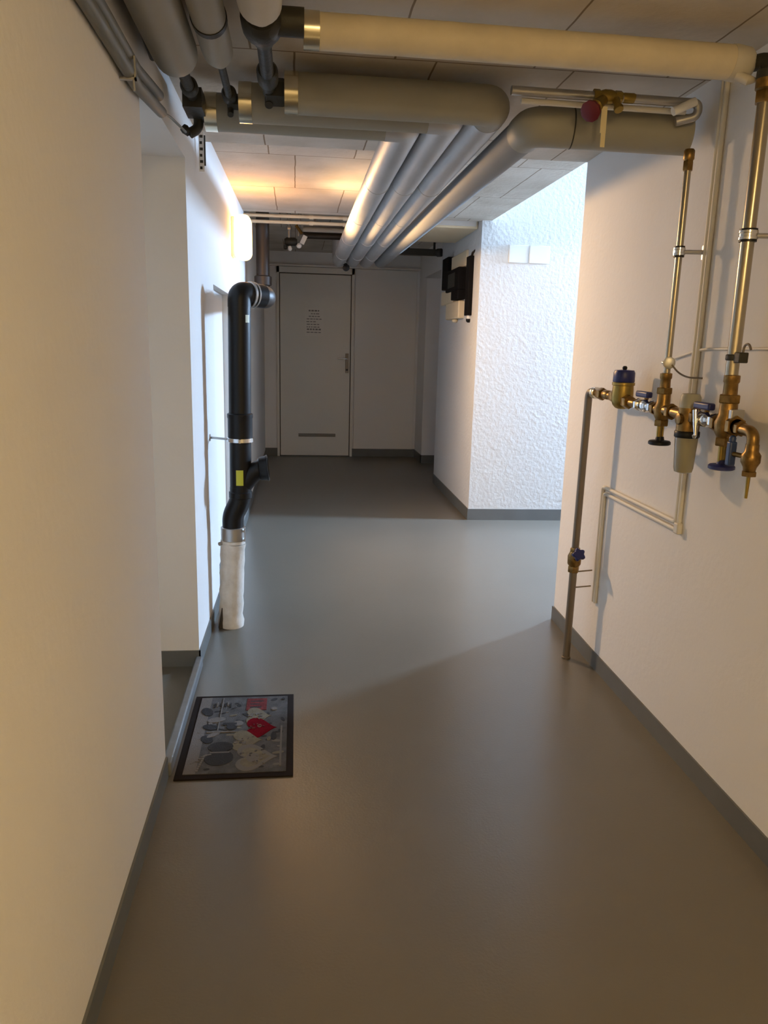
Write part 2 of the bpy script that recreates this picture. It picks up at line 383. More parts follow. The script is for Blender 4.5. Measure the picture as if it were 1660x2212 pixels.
# ------------------------------------------------------------------ heating pipes (three runs that cross over and go on as jacketed pipes)
ZP = 2.19; RP = .061
def heating(idx, x0, r0, yend, ycross, xl, xr, label, wrapm, bare):
    t = thing('heating_pipe', (x0, yend, ZP + .01), label, 'pipe', 'insulated heating pipes under the ceiling')
    z = ZP + .01
    m = MB(); m.tube([(x0, -2.9, z), (x0, yend - .10, z), (x0, yend - .06, z), (x0, yend, z)], [r0, r0, r0 * .97, r0 * .60], 26); m.build('insulation', wrapm, t)
    if idx == 1:
        m = MB(); m.tube([(x0, yend - .30, z), (x0, yend - .275, z)], r0 + .0025, 26); m.build('joint_tape', 'iron', t)
    # bare iron with valve body
    m = MB(); m.tube([(x0, yend - .01, z), (x0, ycross, ZP)], bare, 16)
    if idx == 0:
        m.box((x0 - .032, ycross - .16, ZP - .03), (x0 + .030, ycross - .02, ZP + .03)); bead(m, (x0, ycross - .25, z), (0, 1, 0), .05, .027)
    if idx == 1:
        bead(m, (x0, ycross - .07, z), (0, 1, 0), .07, .024)
    if idx == 2:
        m.lathe((x0, yend + .0, z), (0, 1, 0), [(0, .04), (.015, .052), (.075, .052), (.12, .034), (.17, .028)], 22)
        bead(m, (x0, ycross - .17, z), (0, 1, 0), .10, .032); m.tube([(x0, yend + .045, z), (.02, yend + .045, z)], .034, 18)
    m.tube([(x0, ycross, ZP), (xl, ycross, ZP)], bare * 1.3, 16)
    hexnut(m, (x0 - .01, ycross, ZP), (1, 0, 0), .06, bare * 2.1)
    m.build('valve', 'iron', t)['label'] = 'dark iron valve joint'
    m = MB(); m.tube(fillet([(x0, ycross, ZP), (x0, ycross, ZP - (.055 if idx == 0 else .03)), (x0 - (.03 if idx == 0 else .0), ycross - .01, ZP - (.075 if idx == 0 else .042))], .02), (.017, .010, .013)[idx], 12)
    if idx == 0: m.lathe((x0 - .03, ycross - .01, ZP - .075), (-.6, 0, .5), [(0, .012), (.02, .016), (.03, .013)], 12)
    m.build('drain_cock', 'iron', t)
    m = MB(); m.lathe((xl - .002, ycross, ZP), (1, 0, 0), [(0, RP - .012), (.001, RP + .0015), (.043, RP + .0015), (.045, RP - .01)], 28)
    if idx == 0: pass
    m.build('end_collar', 'band', t)['label'] = 'bright tin end collar'
    m = MB()
    if idx == 2: m.tube(fillet([(xl + .04, ycross, ZP), (xr, ycross, ZP), (xr + .002, ycross + .085, ZP)], .08, 12), RP, 28)
    else: m.tube([(xl + .04, ycross, ZP), (xr - .07, ycross, ZP)], RP, 28)
    m.build('cross_insulation', wrapm if idx < 2 else 'grey_wrap', t)
    m = MB(); m.tube(fillet(([(xr + .002, ycross + .083, ZP)] if idx == 2 else [(xr - .072, ycross, ZP), (xr, ycross, ZP)]) + [(xr + .018, 7.62, ZP), (xr + .018, 7.62, 2.5)], .07, 10), RP + .001, 28)
    for yy in (3.9, 4.9, 5.9, 6.9): m.lathe((xr + .002 + .016 * (yy - 3) / 4.6, yy, ZP), (0, 1, 0), [(0, RP), (.001, RP + .003), (.02, RP + .003), (.021, RP)], 28)
    m.build('metal_jacket', 'foil', t)['label'] = 'silver foil-jacketed length'
    return t
hp = heating(0, -.335, .063, 2.47, 2.92, -.31, .385, 'thick grey pipe hugging the left wall, crossing rearmost and continuing as leftmost silver pipe', 'grey_wrap', .017)
heating(1, -.215, .043, 2.43, 2.79, -.185, .515, 'slim grey pipe second from left wall, crossing between two thicker ones, then middle silver pipe', 'grey_wrap', .0115)
hq = heating(2, -.085, .054, 2.09, 2.66, -.035, .64, 'pale pipe third from left wall, feeding the front grey cross pipe and rightmost silver pipe', 'pale_wrap', .020)

m = MB(); m.tube([(.405, 7.40, 2.15), (.462, 7.40, 2.14), (.462, 7.40, 2.125)], .012, 12).lathe((.462, 7.42, 2.11), (0, -1, 0), [(0, .02), (.01, .032), (.03, .032), (.035, .015)], 16); m.build('drain_knob', 'black', hp)['label'] = 'dark drain knob at the far end'

# grey cross pipe on the right that turns back along the corridor
t = thing('heating_pipe', (1.25, 2.62, 2.12), 'grey pipe from the right wall, elbowing back beside the silver pipes', 'pipe', 'insulated heating pipes under the ceiling')
m = MB(); m.tube(fillet([(1.285, 2.60, 2.12), (.775, 2.66, 2.135), (.777, 2.76, 2.137)], .07, 12), .062, 28); m.build('cross_insulation', 'grey_wrap', t)
m = MB(); m.tube([(.90, 2.6443, 2.1314), (.904, 2.6438, 2.1313)], .0628, 28); m.build('seam', 'iron', t)
m = MB(); m.tube(fillet([(.777, 2.74, 2.137), (.795, 7.62, 2.19), (.795, 7.62, 2.5)], .12, 10), .058, 26); m.build('metal_jacket', 'grey_jacket', t)

# cream pipe
t = thing('water_pipe', (1.24, 2.2, 2.21), 'thick cream insulated pipe crossing the ceiling nearest the viewer to the right wall', 'pipe')
m = MB(); m.tube([(.055, 2.2, 2.207), (.4, 2.2, 2.2065), (.8, 2.2, 2.205), (1.19, 2.2, 2.203)], .0435, 28); m.build('insulation', 'cream_wrap', t)
m = MB(); m.lathe((.018, 2.2, 2.207), (1, 0, 0), [(0, .03), (.001, .046), (.042, .046), (.043, .042)], 28); m.build('end_collar', 'band', t)
m = MB(); m.lathe((1.185, 2.2, 2.203), (1, 0, -.05), [(0, .045), (.02, .046), (.05, .043), (.062, .034), (.068, .02)], 22)
m.tube([(1.20, 2.18, 2.165), (1.225, 2.165, 2.150), (1.245, 2.16, 2.150)], [.012, .014, .006], 10); m.build('bandage_end', 'pale_wrap', t)
m = MB(); m.tube(fillet([(1.245, 2.195, 2.20), (1.275, 2.15, 2.20), (1.262, 2.132, 2.11)], .03), .021, 16); bead(m, (1.262, 2.132, 2.14), (0, 0, 1), .03, .028); m.build('elbow', 'iron', t)

# thin steel pipe with red gate valve
t = thing('water_pipe', (1.0, 2.5, 2.187), 'thin steel pipe running above the grey cross pipe on the right', 'pipe')
m = MB(); m.tube(fillet([(.655, 2.5, 2.190), (1.262, 2.5, 2.187), (1.262, 2.505, 2.150), (1.20, 2.52, 2.135)], .03), .0135, 16); m.build('pipe', 'steel', t)
m = MB(); m.tube([(.69, 2.512, 2.166), (1.06, 2.512, 2.164), (1.225, 2.512, 2.163)], .009, 14); m.build('white_pipe', 'paint', t)['label'] = 'thin white pipe alongside'
m = MB(); m.tube([(1.165, 2.47, 2.150), (1.235, 2.47, 2.183)], .013, 14); m.build('tape_wrap', 'white', t)
t = thing('gate_valve', (.955, 2.5, 2.187), 'brass gate valve with dark red handle on the thin steel pipe', 'valve')
m = MB(); hexnut(m, (.915, 2.5, 2.189), (1, 0, 0), .022, .021); m.lathe((.93, 2.5, 2.189), (1, 0, 0), [(0, .015), (.02, .021), (.04, .021), (.06, .015)], 18); hexnut(m, (.985, 2.5, 2.189), (1, 0, 0), .022, .020); bead(m, (1.007, 2.5, 2.189), (1, 0, 0), .045, .015)
m.lathe((.950, 2.5, 2.183), (-.62, -.55, -.56), [(0, .018), (.04, .016), (.045, .021), (.06, .021), (.065, .012), (.09, .008)], 16)
m.lathe((.985, 2.49, 2.18), (.1, -.5, -.8), [(0, .012), (.03, .011), (.032, .015), (.042, .014)], 12); m.build('valve_body', 'olive_brass', t)
m = MB(); ax = V(-.62, -.55, -.56).normalized(); o = V(.950, 2.5, 2.183) + ax * .085
m.lathe(o - ax * .004, ax, [(0, .016), (.006, .031), (.016, .032), (.02, .02)], 10); m.build('handwheel', 'red', t)
tg = MB(); tg.box((.932, 2.462, 2.075), (.950, 2.4645, 2.150)).box((.936, 2.463, 2.035), (.950, 2.465, 2.078)); tag(tg.build('paper_tag', 'tag', loc=(.941, 2.463, 2.15)), 'cream paper tag hanging from the red-handled valve', 'tag')

# conduits and cable on the left wall
for zz, xx, ye, lab in ((2.062, -.409, 2.60, 'lower grey conduit along the top of the near left wall'), (2.100, -.411, 2.57, 'upper grey conduit along the top of the near left wall')):
    m = MB(); m.tube([(xx, -2.9, zz), (xx, 1.9, zz), (xx + .004, 2.2, zz - .010), (xx, ye, zz + .035)], .0165, 16)
    tag(m.build('cable_conduit', 'conduit', loc=(xx, 1.5, zz)), lab, 'conduit', 'grey conduits on the near left wall')
m = MB(); m.box((-.428, 2.10, 2.036), (-.388, 2.112, 2.042)).box((-.392, 2.10, 2.036), (-.388, 2.112, 2.09)).tube([(-.395, 2.106, 2.038), (-.393, 2.106, 2.012)], .003, 8)
tag(m.build('pipe_clip', 'steel', loc=(-.41, 2.106, 2.036)), 'small metal clip under the grey conduits', 'clip')
m = MB(); m.tube([(-.408, -2.9, 2.24), (-.408, 2.2, 2.24), (-.412, 2.5, 2.215)], .010, 12); tag(m.build('cable', 'black', loc=(-.408, 2, 2.24)), 'black cable above the grey conduits, next to thick grey pipe', 'cable')
m = MB(); m.tube(fillet([(-.409, 2.60, 2.095), (-.40, 2.68, 2.11), (-.37, 2.85, 2.105)], .05), .004, 8); tag(m.build('wire', 'conduit', loc=(-.40, 2.68, 2.1)), 'thin wire from the conduit end to the leftmost iron valve', 'wire')
# hanger strap on the left wall
m = MB(); m.box((-.412, 3.575, 2.125), (-.390, 3.579, 2.289), 0).box((-.390, 3.574, 2.15), (-.384, 3.581, 2.27), 1)
for k in range(6): m.box((-.408, 3.5735, 2.135 + k * .025), (-.398 + .003 * (k % 2), 3.5755, 2.146 + k * .025), 1)
tag(m.build('hanger_strap', ['white', 'iron'], loc=(-.40, 3.577, 2.289)), 'narrow perforated strap hanging from the ceiling edge by the left wall', 'strap')

# ------------------------------------------------------------------ water manifold on the right wall
X = 1.262; Z0 = 1.233
t = thing('supply_pipe', (X, 3.24, 0), 'dull brown standing pipe rising from the floor at the right wall', 'pipe')
m = MB(); m.tube(fillet([(X, 3.243, 0), (X, 3.235, .45)], .01), .0175, 18); m.lathe((X, 3.243, 0), (0, 0, 1), [(0, .021), (.01, .021), (.012, .018)], 18); m.build('lower_pipe', 'dull_pipe', t)
m = MB(); m.tube(fillet([(X, 3.235, .52), (X, 3.222, Z0 + .012), (X, 3.155, Z0 + .010)], .045, 9), .0165, 18); m.build('upper_pipe', 'dull_pipe', t)
m = MB(); bead(m, (X, 3.168, Z0 + .01), (0, -1, 0), .012, .024); m.tube([(X, 3.16, Z0 + .01), (X, 3.13, Z0 + .01)], .014, 16); bead(m, (X, 3.145, Z0 + .01), (0, -1, 0), .014, .025); m.build('union', 'chrome', t)
for zz in (.43, .355): MB().tube([(X + .01, 3.225, zz), (1.345, 3.222, zz + .007)], .0035, 8).build('earth_wire', 'dull_pipe', t)
t = thing('stop_valve', (X, 3.235, .49), 'small brass stop valve low on the brown standing pipe, with a blue star handle', 'valve')
m = MB(); hexnut(m, (X, 3.236, .425), (0, 0, 1), .03, .026); m.lathe((X, 3.235, .45), (0, 0, 1), [(0, .020), (.015, .03), (.05, .031), (.07, .022), (.08, .019)], 20); hexnut(m, (X, 3.234, .52), (0, 0, 1), .02, .023)
ax = V(-.05, -.85, .5).normalized(); m.lathe((X, 3.235, .49), tuple(ax), [(0, .02), (.035, .017), (.05, .017), (.053, .008), (.07, .008)], 14); m.build('valve_body', 'brass', t)
def star(o, ax, r, th, k=5):
    m = MB(); ax = Vector(ax).normalized(); o = Vector(o)
    up = V(0, 0, 1) if abs(ax.z) < .9 else V(1, 0, 0); x = ax.cross(up).normalized(); y = ax.cross(x); n = k * 8; vs = []
    for d, s in ((0, .9), (th * .2, 1), (th * .8, 1), (th, .88)):
        for j in range(n):
            a = 2 * PI * j / n; rr = r * s * (.86 + .14 * math.cos(k * a)); vs.append(o + ax * d + (x * math.cos(a) + y * math.sin(a)) * rr)
    fs = [(i * n + j, i * n + (j + 1) % n, (i + 1) * n + (j + 1) % n, (i + 1) * n + j) for i in range(3) for j in range(n)]
    fs += [tuple(range(n))[::-1], tuple(range(3 * n, 4 * n))]
    return m.add(vs, fs)
star(V(X, 3.235, .49) + ax * .055, ax, .031, .022).build('star_handle', 'blue', t)

t = thing('pressure_reducer', (X, 2.875, Z0), 'round brass pressure reducer with a blue cap, first on the brass row', 'valve')
m = MB(); m.lathe((X, 2.875, 1.198), (0, 0, 1), [(0, .012), (.004, .024), (.016, .035), (.035, .0415), (.07, .0405), (.09, .039), (.092, .043), (.102, .043), (.104, .036)], 30); m.build('body', 'olive_brass', t)
m = MB(); m.lathe((X, 2.875, 1.300), (0, 0, 1), [(0, .0385), (.004, .041), (.038, .0405), (.047, .036), (.049, .012)], 14); c = m.build('adjusting_cap', 'blue', t)
m = MB(); m.lathe((X, 2.875, 1.347), (0, 0, 1), [(0, .006), (.006, .009), (.012, .009), (.016, .005)], 14); m.build('cap_screw', 'black', c)
m = MB(); m.tube([(X, 3.131, Z0 + .010), (X, 2.90, Z0 + .008)], .0145, 16); hexnut(m, (X, 3.10, Z0 + .01), (0, -1, 0), .04, .026); hexnut(m, (X, 2.96, Z0 + .01), (0, -1, 0), .035, .027); bead(m, (X, 3.05, Z0 + .01), (0, -1, 0), .05, .019); m.build('inlet_union', 'brass', t)
m = MB(); hexnut(m, (X, 2.836, Z0 - .003), (0, -1, 0), .035, .027); m.tube([(X, 2.86, Z0 - .003), (X, 2.745, Z0 - .005)], .015, 16); m.build('outlet_union', 'brass', t)

def ball_valve(y, ya, yb, z, lever, label):
    t = thing('ball_valve', (X, y, z), label, 'valve', 'blue-lever ball valves on the brass row')
    m = MB(); m.tube([(X, ya, z), (X, yb, z)], .0155, 16); hexnut(m, (X, ya - .004, z), (0, -1, 0), .022, .023); hexnut(m, (X, yb + .026, z), (0, -1, 0), .022, .023); m.lathe((X, y + .03, z), (0, -1, 0), [(0, .014), (.015, .024), (.045, .024), (.06, .014)], 20)
    m.build('valve_body', 'chrome', t)
    m = MB(); m.tube([(X, y, z + .015), (X, y, z + .038)], .008, 12); m.build('stem', 'brass', t)
    m = MB(); lx = X - .01
    m.box((lx - .012, y - .045, z + .030), (lx + .012, y + .05, z + .052)); m.build('lever', 'blue', t, bevel=.006, seg=3)
    if lever:
        m = MB(); m.tube([(X - .03, y + .015, z + .028), (X - .03, y + .004, z - .022), (X - .03, y - .002, z - .05)], [.009, .008, .005], 12); m.lathe((X - .03, y + .004, z - .046), (0, 0, -1), [(0, .004), (.006, .008), (.014, .004)], 10); m.build('drain_spout', 'chrome', t)
    return t
ball_valve(2.665, 2.742, 2.60, Z0 - .006, False, 'chrome ball valve with blue lever beside the round brass pressure reducer')
ball_valve(2.243, 2.30, 2.18, Z0 - .014, True, 'chrome ball valve with blue lever between the grey filter and the largest brass valve')

def riser_valve(y, z, k, label, wheelm, inl, outl):
    t = thing('riser_valve', (X, y, z), label, 'valve', 'brass riser valves with handwheels')
    m = MB()
    hexnut(m, (X, y, z + .055 * k), (0, 0, 1), .022 * k, .028 * k); m.lathe((X, y, z + .075 * k), (0, 0, 1), [(0, .018 * k), (.03 * k, .017 * k), (.034 * k, .02 * k), (.05 * k, .02 * k), (.052 * k, .014 * k)], 18)
    m.lathe((X, y, z - .035 * k), (0, 0, 1), [(0, .020 * k), (.015 * k, .028 * k), (.04 * k, .030 * k), (.06 * k, .023 * k), (.095 * k, .022 * k)], 22)
    hexnut(m, (X, y, z - .055 * k), (0, 0, 1), .022 * k, .025 * k)
    m.tube([(X, y + inl, z), (X, y - outl, z)], .019 * k, 18); hexnut(m, (X, y + inl, z), (0, -1, 0), .02, .025 * k); hexnut(m, (X, y - outl + .02, z), (0, -1, 0), .02, .027 * k)
    m.build('valve_body', 'brass', t)
    m = MB(); m.tube([(X - .005, y, z - .05 * k), (X - .005, y, z - .105 * k)], .0085 * k, 12).tube([(X + .008, y, z - .05 * k), (X + .008, y, z - .10 * k)], .004 * k, 8); m.build('spindle', 'olive_brass', t)
    m = MB(); m.lathe((X, y, z - .092 * k), (0, 0, -1), [(0, .013), (.012, .016), (.014, .034), (.018, .038), (.026, .038), (.029, .033), (.024, .014)], 28); m.build('handwheel', wheelm, t)
    return t
riser_valve(2.533, Z0 - .010, 1.0, 'brass riser valve with dark handwheel below, foot of the thinner wall pipe', 'black', .06, .075)
rv2 = riser_valve(2.127, Z0 - .018, 1.14, 'largest brass riser valve with blue handwheel below, foot of the thicker wall pipe', 'blue', .055, .055)
m = MB(); m.box((X - .015, 2.082, 1.215), (X + .025, 2.098, 1.262)).tube([(X + .002, 2.079, 1.232), (X + .002, 2.083, 1.232)], .007, 10); m.build('test_plug', 'steel', rv2, bevel=.004)

t = thing('water_filter', (X, 2.35, 1.2), 'water filter with cloudy grey bowl between the two brass riser valves', 'filter')
m = MB(); m.lathe((X, 2.35, 1.245), (0, 0, 1), [(0, .033), (.035, .032), (.045, .027), (.047, .01)], 28); m.build('top_cap', 'greycap', t)
m = MB(); m.lathe((X, 2.35, 1.172), (0, 0, 1), [(0, .036), (.02, .036), (.03, .034), (.06, .034), (.074, .034)], 28); m.tube([(X, 2.457, Z0 - .01), (X, 2.30, Z0 - .014)], .018, 18); hexnut(m, (X, 2.312, Z0 - .014), (0, -1, 0), .02, .026); m.lathe((X - .03, 2.345, 1.21), (-1, 0, 0), [(0, .018), (.01, .018), (.012, .012)], 14); m.build('filter_head', 'brass', t)
m = MB(); m.lathe((X, 2.35, 1.150), (0, 0, 1), [(0, .037), (.003, .0395), (.019, .0395), (.022, .037)], 32); m.build('locking_ring', 'black', t)
m = MB(); m.lathe((X, 2.35, 1.150), (0, 0, -1), [(0, .036), (.01, .036), (.10, .031), (.112, .028), (.116, .018)], 30); m.build('bowl', 'bowl', t)

t = thing('drain_tap', (X, 1.99, 1.15), 'brass drain tap with blue lever at the right end of the brass row', 'tap')
m = MB(); m.tube(fillet([(X, 2.073, Z0 - .022), (X, 1.985, Z0 - .024), (X, 1.985, 1.135)], .03, 8), .0165, 18); hexnut(m, (X, 2.058, Z0 - .022), (0, -1, 0), .016, .022)
m.lathe((X, 1.985, 1.09), (0, 0, 1), [(0, .012), (.006, .016), (.02, .018), (.035, .026), (.055, .026), (.065, .019), (.085, .018)], 20); hexnut(m, (X, 1.985, 1.085), (0, 0, 1), .014, .021); m.tube([(X, 1.985, 1.137), (X - .02, 2.045, 1.140)], .007, 12); m.build('tap_body', 'brass', t)
m = MB(); m.tube([(X, 1.985, 1.088), (X, 1.985, 1.055), (X, 1.985, 1.022)], [.006, .005, .004], 12); m.build('spout', 'olive_brass', t)
m = MB(); m.box((X - .032, 2.040, 1.105), (X - .010, 2.062, 1.175)).lathe((X - .021, 2.051, 1.170), (0, 0, 1), [(0, .009), (.014, .010), (.022, .007)], 12); m.build('lever', 'bluegrey', t, bevel=.005, seg=3)

def wall_x(y): return 1.336 + (y - 1.8) / 1.36 * .02
def riser(y, r, z1, label, nm):
    t = thing('riser_pipe', (X, y, 1.30), label, 'pipe', 'steel riser pipes on the right wall')
    m = MB(); m.tube([(X, y, 1.295), (X, y, z1)], r, 20); m.build('pipe', nm, t)
    m = MB(); bead(m, (X, y, z1 - .02), (0, 0, 1), .035, r * 1.5); hexnut(m, (X, y, z1 - .05), (0, 0, 1), .03, r * 1.45); m.build('top_nut', 'brass', t)
    zc = 1.745
    m = MB(); m.lathe((X, y, zc - .013), (0, 0, 1), [(0, r + .001), (.001, r + .008), (.007, r + .008), (.009, r + .006), (.017, r + .006), (.019, r + .008), (.025, r + .008), (.026, r + .001)], 24); m.box((X - .006, y + r + .004, zc - .010), (X + .006, y + r + .018, zc + .010)); c = m.build('pipe_clamp', 'chrome', t)
    m = MB(); m.lathe((X, y, zc - .018), (0, 0, 1), [(0, r + .0005), (.0005, r + .0055), (.0355, r + .0055), (.036, r + .0005)], 24); m.build('rubber_liner', 'black', c)
    wx = wall_x(y); m = MB(); m.tube([(X + r, y, zc), (wx, y - .012, zc)], .0075, 12); m.build('clamp_rod', 'steel', c)
    m = MB(); m.box((wx - .004, y - .03, zc - .022), (wx, y + .004, zc + .022)).tube([(wx - .009, y - .013, zc + .017), (wx - .003, y - .013, zc + .017)], .005, 8).tube([(wx - .009, y - .013, zc - .019), (wx - .003, y - .013, zc - .019)], .005, 8); m.build('wall_plate', 'steel', c)
    return t
r1 = riser(2.530, .0115, 2.045, 'thinner steel pipe rising up the right wall to the grey ceiling pipe', 'pipe_steel')
r2 = riser(2.132, .0185, 2.135, 'thicker steel pipe rising up the right wall to the cream ceiling pipe', 'pipe_steel')
t = thing('earth_clamp', (X, 2.53, 1.382), 'small earth clamp with wire loop on the thinner wall pipe', 'clamp')
m = MB(); m.lathe((X, 2.53, 1.372), (0, 0, 1), [(0, .0125), (.002, .016), (.018, .016), (.02, .0125)], 16).tube([(X, 2.545, 1.382), (X, 2.566, 1.384)], .006, 10).lathe((X - .004, 2.515, 1.384), (-.3, -.9, 0), [(0, .008), (.006, .02), (.012, .02), (.014, .014)], 16); m.build('clamp_body', 'steel', t)
m = MB(); m.tube(fillet([(X, 2.50, 1.378), (X + .02, 2.49, 1.352), (1.30, 2.46, 1.338), (1.332, 2.42, 1.338)], .03), .003, 8); m.build('wire', 'dull_pipe', t)
t = thing('earth_clamp', (X, 2.085, 1.41), 'dark square earth clamp with hooked wire on the thicker wall pipe', 'clamp')
m = MB(); m.box((X - .012, 2.082, 1.394), (X + .016, 2.112, 1.424)); m.lathe((X, 2.132, 1.40), (0, 0, 1), [(0, .019), (.001, .0225), (.017, .0225), (.018, .019)], 18); m.build('clamp_body', 'iron', t, bevel=.003)
m = MB(); m.tube(fillet([(X, 2.088, 1.422), (X, 2.083, 1.445), (X, 2.062, 1.448), (X, 2.050, 1.432)], .012), .0035, 8); m.build('wire', 'dull_pipe', t)
m = MB(); m.tube(fillet([(1.343, 2.65, 1.397), (1.340, 2.46, 1.432), (1.334, 1.7, 1.440)], .05), .0045, 10); tag(m.build('wire', 'paint', loc=(1.34, 2.3, 1.43)), 'thin white-painted wire running level along the right wall behind the risers', 'wire')

# white painted twin pipes on the right wall
t = thing('painted_pipe', (1.336, 2.5, .82), 'pair of thin wall-white pipes dropping down the right wall, then stepping left and down', 'pipe')
for dz, dy, r, z1 in ((.0, .0, .0085, .30), (.026, .021, .0085, .30)):
    xa, xb = wall_x(2.5) - r, wall_x(3.2) - r
    m = MB(); m.tube(fillet([(xa, 2.478 + dy, 2.289), (xa, 2.478 + dy, .806 + dz), (xb, 3.165 + dy, .806 + dz), (xb, 3.165 + dy, .30)], .02, 5), r, 12)
    m.build('pipe', 'paint', t)
m = MB(); m.box((wall_x(2.5) - .022, 2.462, .795), (wall_x(2.5), 2.492, .835)); m.build('corner_block', 'paint', t, bevel=.005)

# ------------------------------------------------------------------ things on the pier
PX = 1.441
t = thing('electric_meter', (PX, 7.05, 1.9), 'black electric meter unit on the pier side facing the corridor', 'meter')
m = MB(); m.box((PX - .02, 6.60, 2.09), (PX + .012, 7.23, 2.215)); m.build('upper_cover', 'ivory', t, bevel=.004)
m = MB(); m.box((PX - .07, 6.66, 1.90), (PX + .012, 7.22, 2.085)).box((PX - .07, 6.66, 1.82), (PX + .012, 6.95, 1.90)); b = m.build('housing', 'matt_black', t, bevel=.008)
m = MB(); m.box((PX - .073, 6.80, 1.93), (PX - .069, 7.10, 2.05)); m.build('display_window', 'iron', b)
m = MB(); m.box((PX - .055, 7.24, 1.94), (PX + .012, 7.50, 2.225)); m.build('side_block', 'matt_black', t, bevel=.008)
m = MB(); m.box((PX - .05, 6.96, 1.80), (PX + .012, 7.52, 1.925)); m.build('terminal_cover', 'ivory', t, bevel=.006)
m = MB(); m.box((PX - .055, 6.68, 1.66), (PX + .012, 7.25, 1.81)); m.lathe((PX - .02, 6.96, 1.66), (0, 0, -1), [(0, .03), (.02, .028), (.03, .015)], 16); m.build('junction_box', 'ivory', t, bevel=.012)
t = thing('cable_duct', (PX, 6.42, 1.9), 'tall narrow black duct beside the electric meter at the pier corner', 'duct')
m = MB(); m.box((PX - .04, 6.37, 1.675), (PX + .012, 6.50, 2.145)); m.build('duct_body', 'matt_black', t, bevel=.004)
m = MB(); m.lathe((PX - .015, 6.42, 1.678), (0, 0, -1), [(0, .018), (.018, .02), (.03, .016)], 16); m.build('gland', 'white', t)
m = MB(); m.lathe((PX - .015, 6.43, 1.648), (0, 0, -1), [(0, .022), (.02, .02), (.03, .01)], 16); m.build('end_plug', 'black', t)
m = MB(); m.tube([(PX - .015, 6.42, 2.14), (PX - .012, 6.40, 2.17), (PX + .002, 6.35, 2.185)], .010, 10); m.build('cable_tail', 'brownblack', t)
def pier_y(x): return 6.135 - .045 * (x - 1.435) / 1.715
for x0, x1, lab in ((1.655, 1.812, 'left blank white cover plate high on the bright pier wall'), (1.820, 1.985, 'right blank white cover plate high on the bright pier wall')):
    y = pier_y(x1) + .006
    m = MB(); m.box((x0, y - .013, 2.072), (x1, y, 2.208)); tag(m.build('cover_plate', 'plate', loc=((x0 + x1) / 2, y, 2.14), bevel=.006, seg=3), lab, 'cover plate', 'blank cover plates on the pier')

# ------------------------------------------------------------------ far ceiling services
for zz, yy, x0, lab in ((2.360, 6.232, -.396, 'upper cream pipe crossing the corridor at the ceiling step'), (2.318, 6.25, -.396, 'lower cream pipe crossing the corridor at the ceiling step')):
    m = MB(); m.tube([(x0, yy, zz), (.35, yy, zz + .004), (1.03, yy, zz)], .0125, 14)
    for xx in (.1, .36): m.lathe((xx, yy, zz + .002), (1, 0, 0), [(0, .013), (.001, .016), (.03, .016), (.031, .013)], 14)
    tag(m.build('cross_pipe', 'cream_wrap', loc=(.3, yy, zz)), lab, 'pipe', 'cream pipes at the ceiling step')
far = ((6.62, 2.43, .016, 'pale_wrap', 'thin pale pipe across the rear ceiling, nearest the ceiling step'), (6.86, 2.40, .022, 'dull_pipe', 'brown pipe across the rear ceiling, behind the pale one'),
       (7.10, 2.39, .020, 'pale_wrap', 'pale pipe across the middle of the rear ceiling'), (7.36, 2.375, .03, 'brownblack', 'dark pipe across the rear ceiling, last before the door'))
for yy, zz, r, mm, lab in far:
    m = MB(); m.tube([(.06, yy, zz), (1.03, yy, zz + .003)], r, 14)
    for xx in (.15, .95): m.box((xx, yy - .008, zz + r * .6), (xx + .015, yy + .008, 2.5))
    tag(m.build('cross_pipe', mm, loc=(.5, yy, zz)), lab, 'pipe', 'pipes across the rear ceiling')
m = MB(); m.box((1.085, 6.27, 2.335), (1.432, 7.15, 2.5)); c = tag(m.build('duct_box', 'ivory', loc=(1.26, 6.7, 2.5), bevel=.004), 'shallow beige box fixed to the rear ceiling against the pier', 'box')
m = MB(); m.box((1.105, 6.255, 2.352), (1.415, 6.272, 2.39)); m.build('front_lip', 'pale_panel', c)
m = MB(); m.tube([(1.08, 7.5, 2.40), (1.44, 7.5, 2.40)], .022, 14); m.box((1.2, 7.49, 2.41), (1.215, 7.51, 2.5)).box((1.35, 7.49, 2.41), (1.365, 7.51, 2.5)); tag(m.build('cross_pipe', 'cream_wrap', loc=(1.26, 7.5, 2.4)), 'short cream pipe behind the beige ceiling box', 'pipe')
m = MB(); m.box((1.02, 7.86, 2.30), (1.44, 7.93, 2.36)).box((1.1, 7.88, 2.35), (1.12, 7.91, 2.5)).box((1.36, 7.88, 2.35), (1.38, 7.91, 2.5)).tube([(1.40, 7.89, 2.33), (1.44, 7.86, 2.33)], .04, 12); tag(m.build('cable_tray', 'iron', loc=(1.23, 7.9, 2.33), bevel=.004), 'black cable tray hanging from the rear ceiling near the doorway', 'tray')

t = thing('shutoff_valve', (-.02, 6.95, 2.32), 'dark valve cluster with white tag hanging from the rear ceiling', 'valve')
m = MB(); m.tube([(-.06, 6.95, 2.50), (-.06, 6.95, 2.29)], .017, 14).tube([(.03, 6.95, 2.50), (.02, 6.95, 2.31)], .012, 12); hexnut(m, (-.06, 6.95, 2.36), (0, 0, 1), .03, .026); bead(m, (-.06, 6.95, 2.41), (0, 0, 1), .03, .03); m.build('pipe_stub', 'steel', t)
m = MB(); m.lathe((-.10, 6.95, 2.265), (1, 0, 0), [(0, .022), (.02, .035), (.09, .035), (.11, .022)], 18); bead(m, (-.09, 6.93, 2.23), (0, -.4, -1), .03, .018); m.build('valve_body', 'iron', t)
MB().lathe((-.055, 6.93, 2.22), (.2, -.6, -1), [(0, .014), (.02, .018), (.03, .014)], 14).build('knob', 'white', t); MB().lathe((.022, 6.93, 2.235), (.2, -1, -.3), [(0, .016), (.02, .022), (.03, .014)], 14).build('knob', 'white', t)
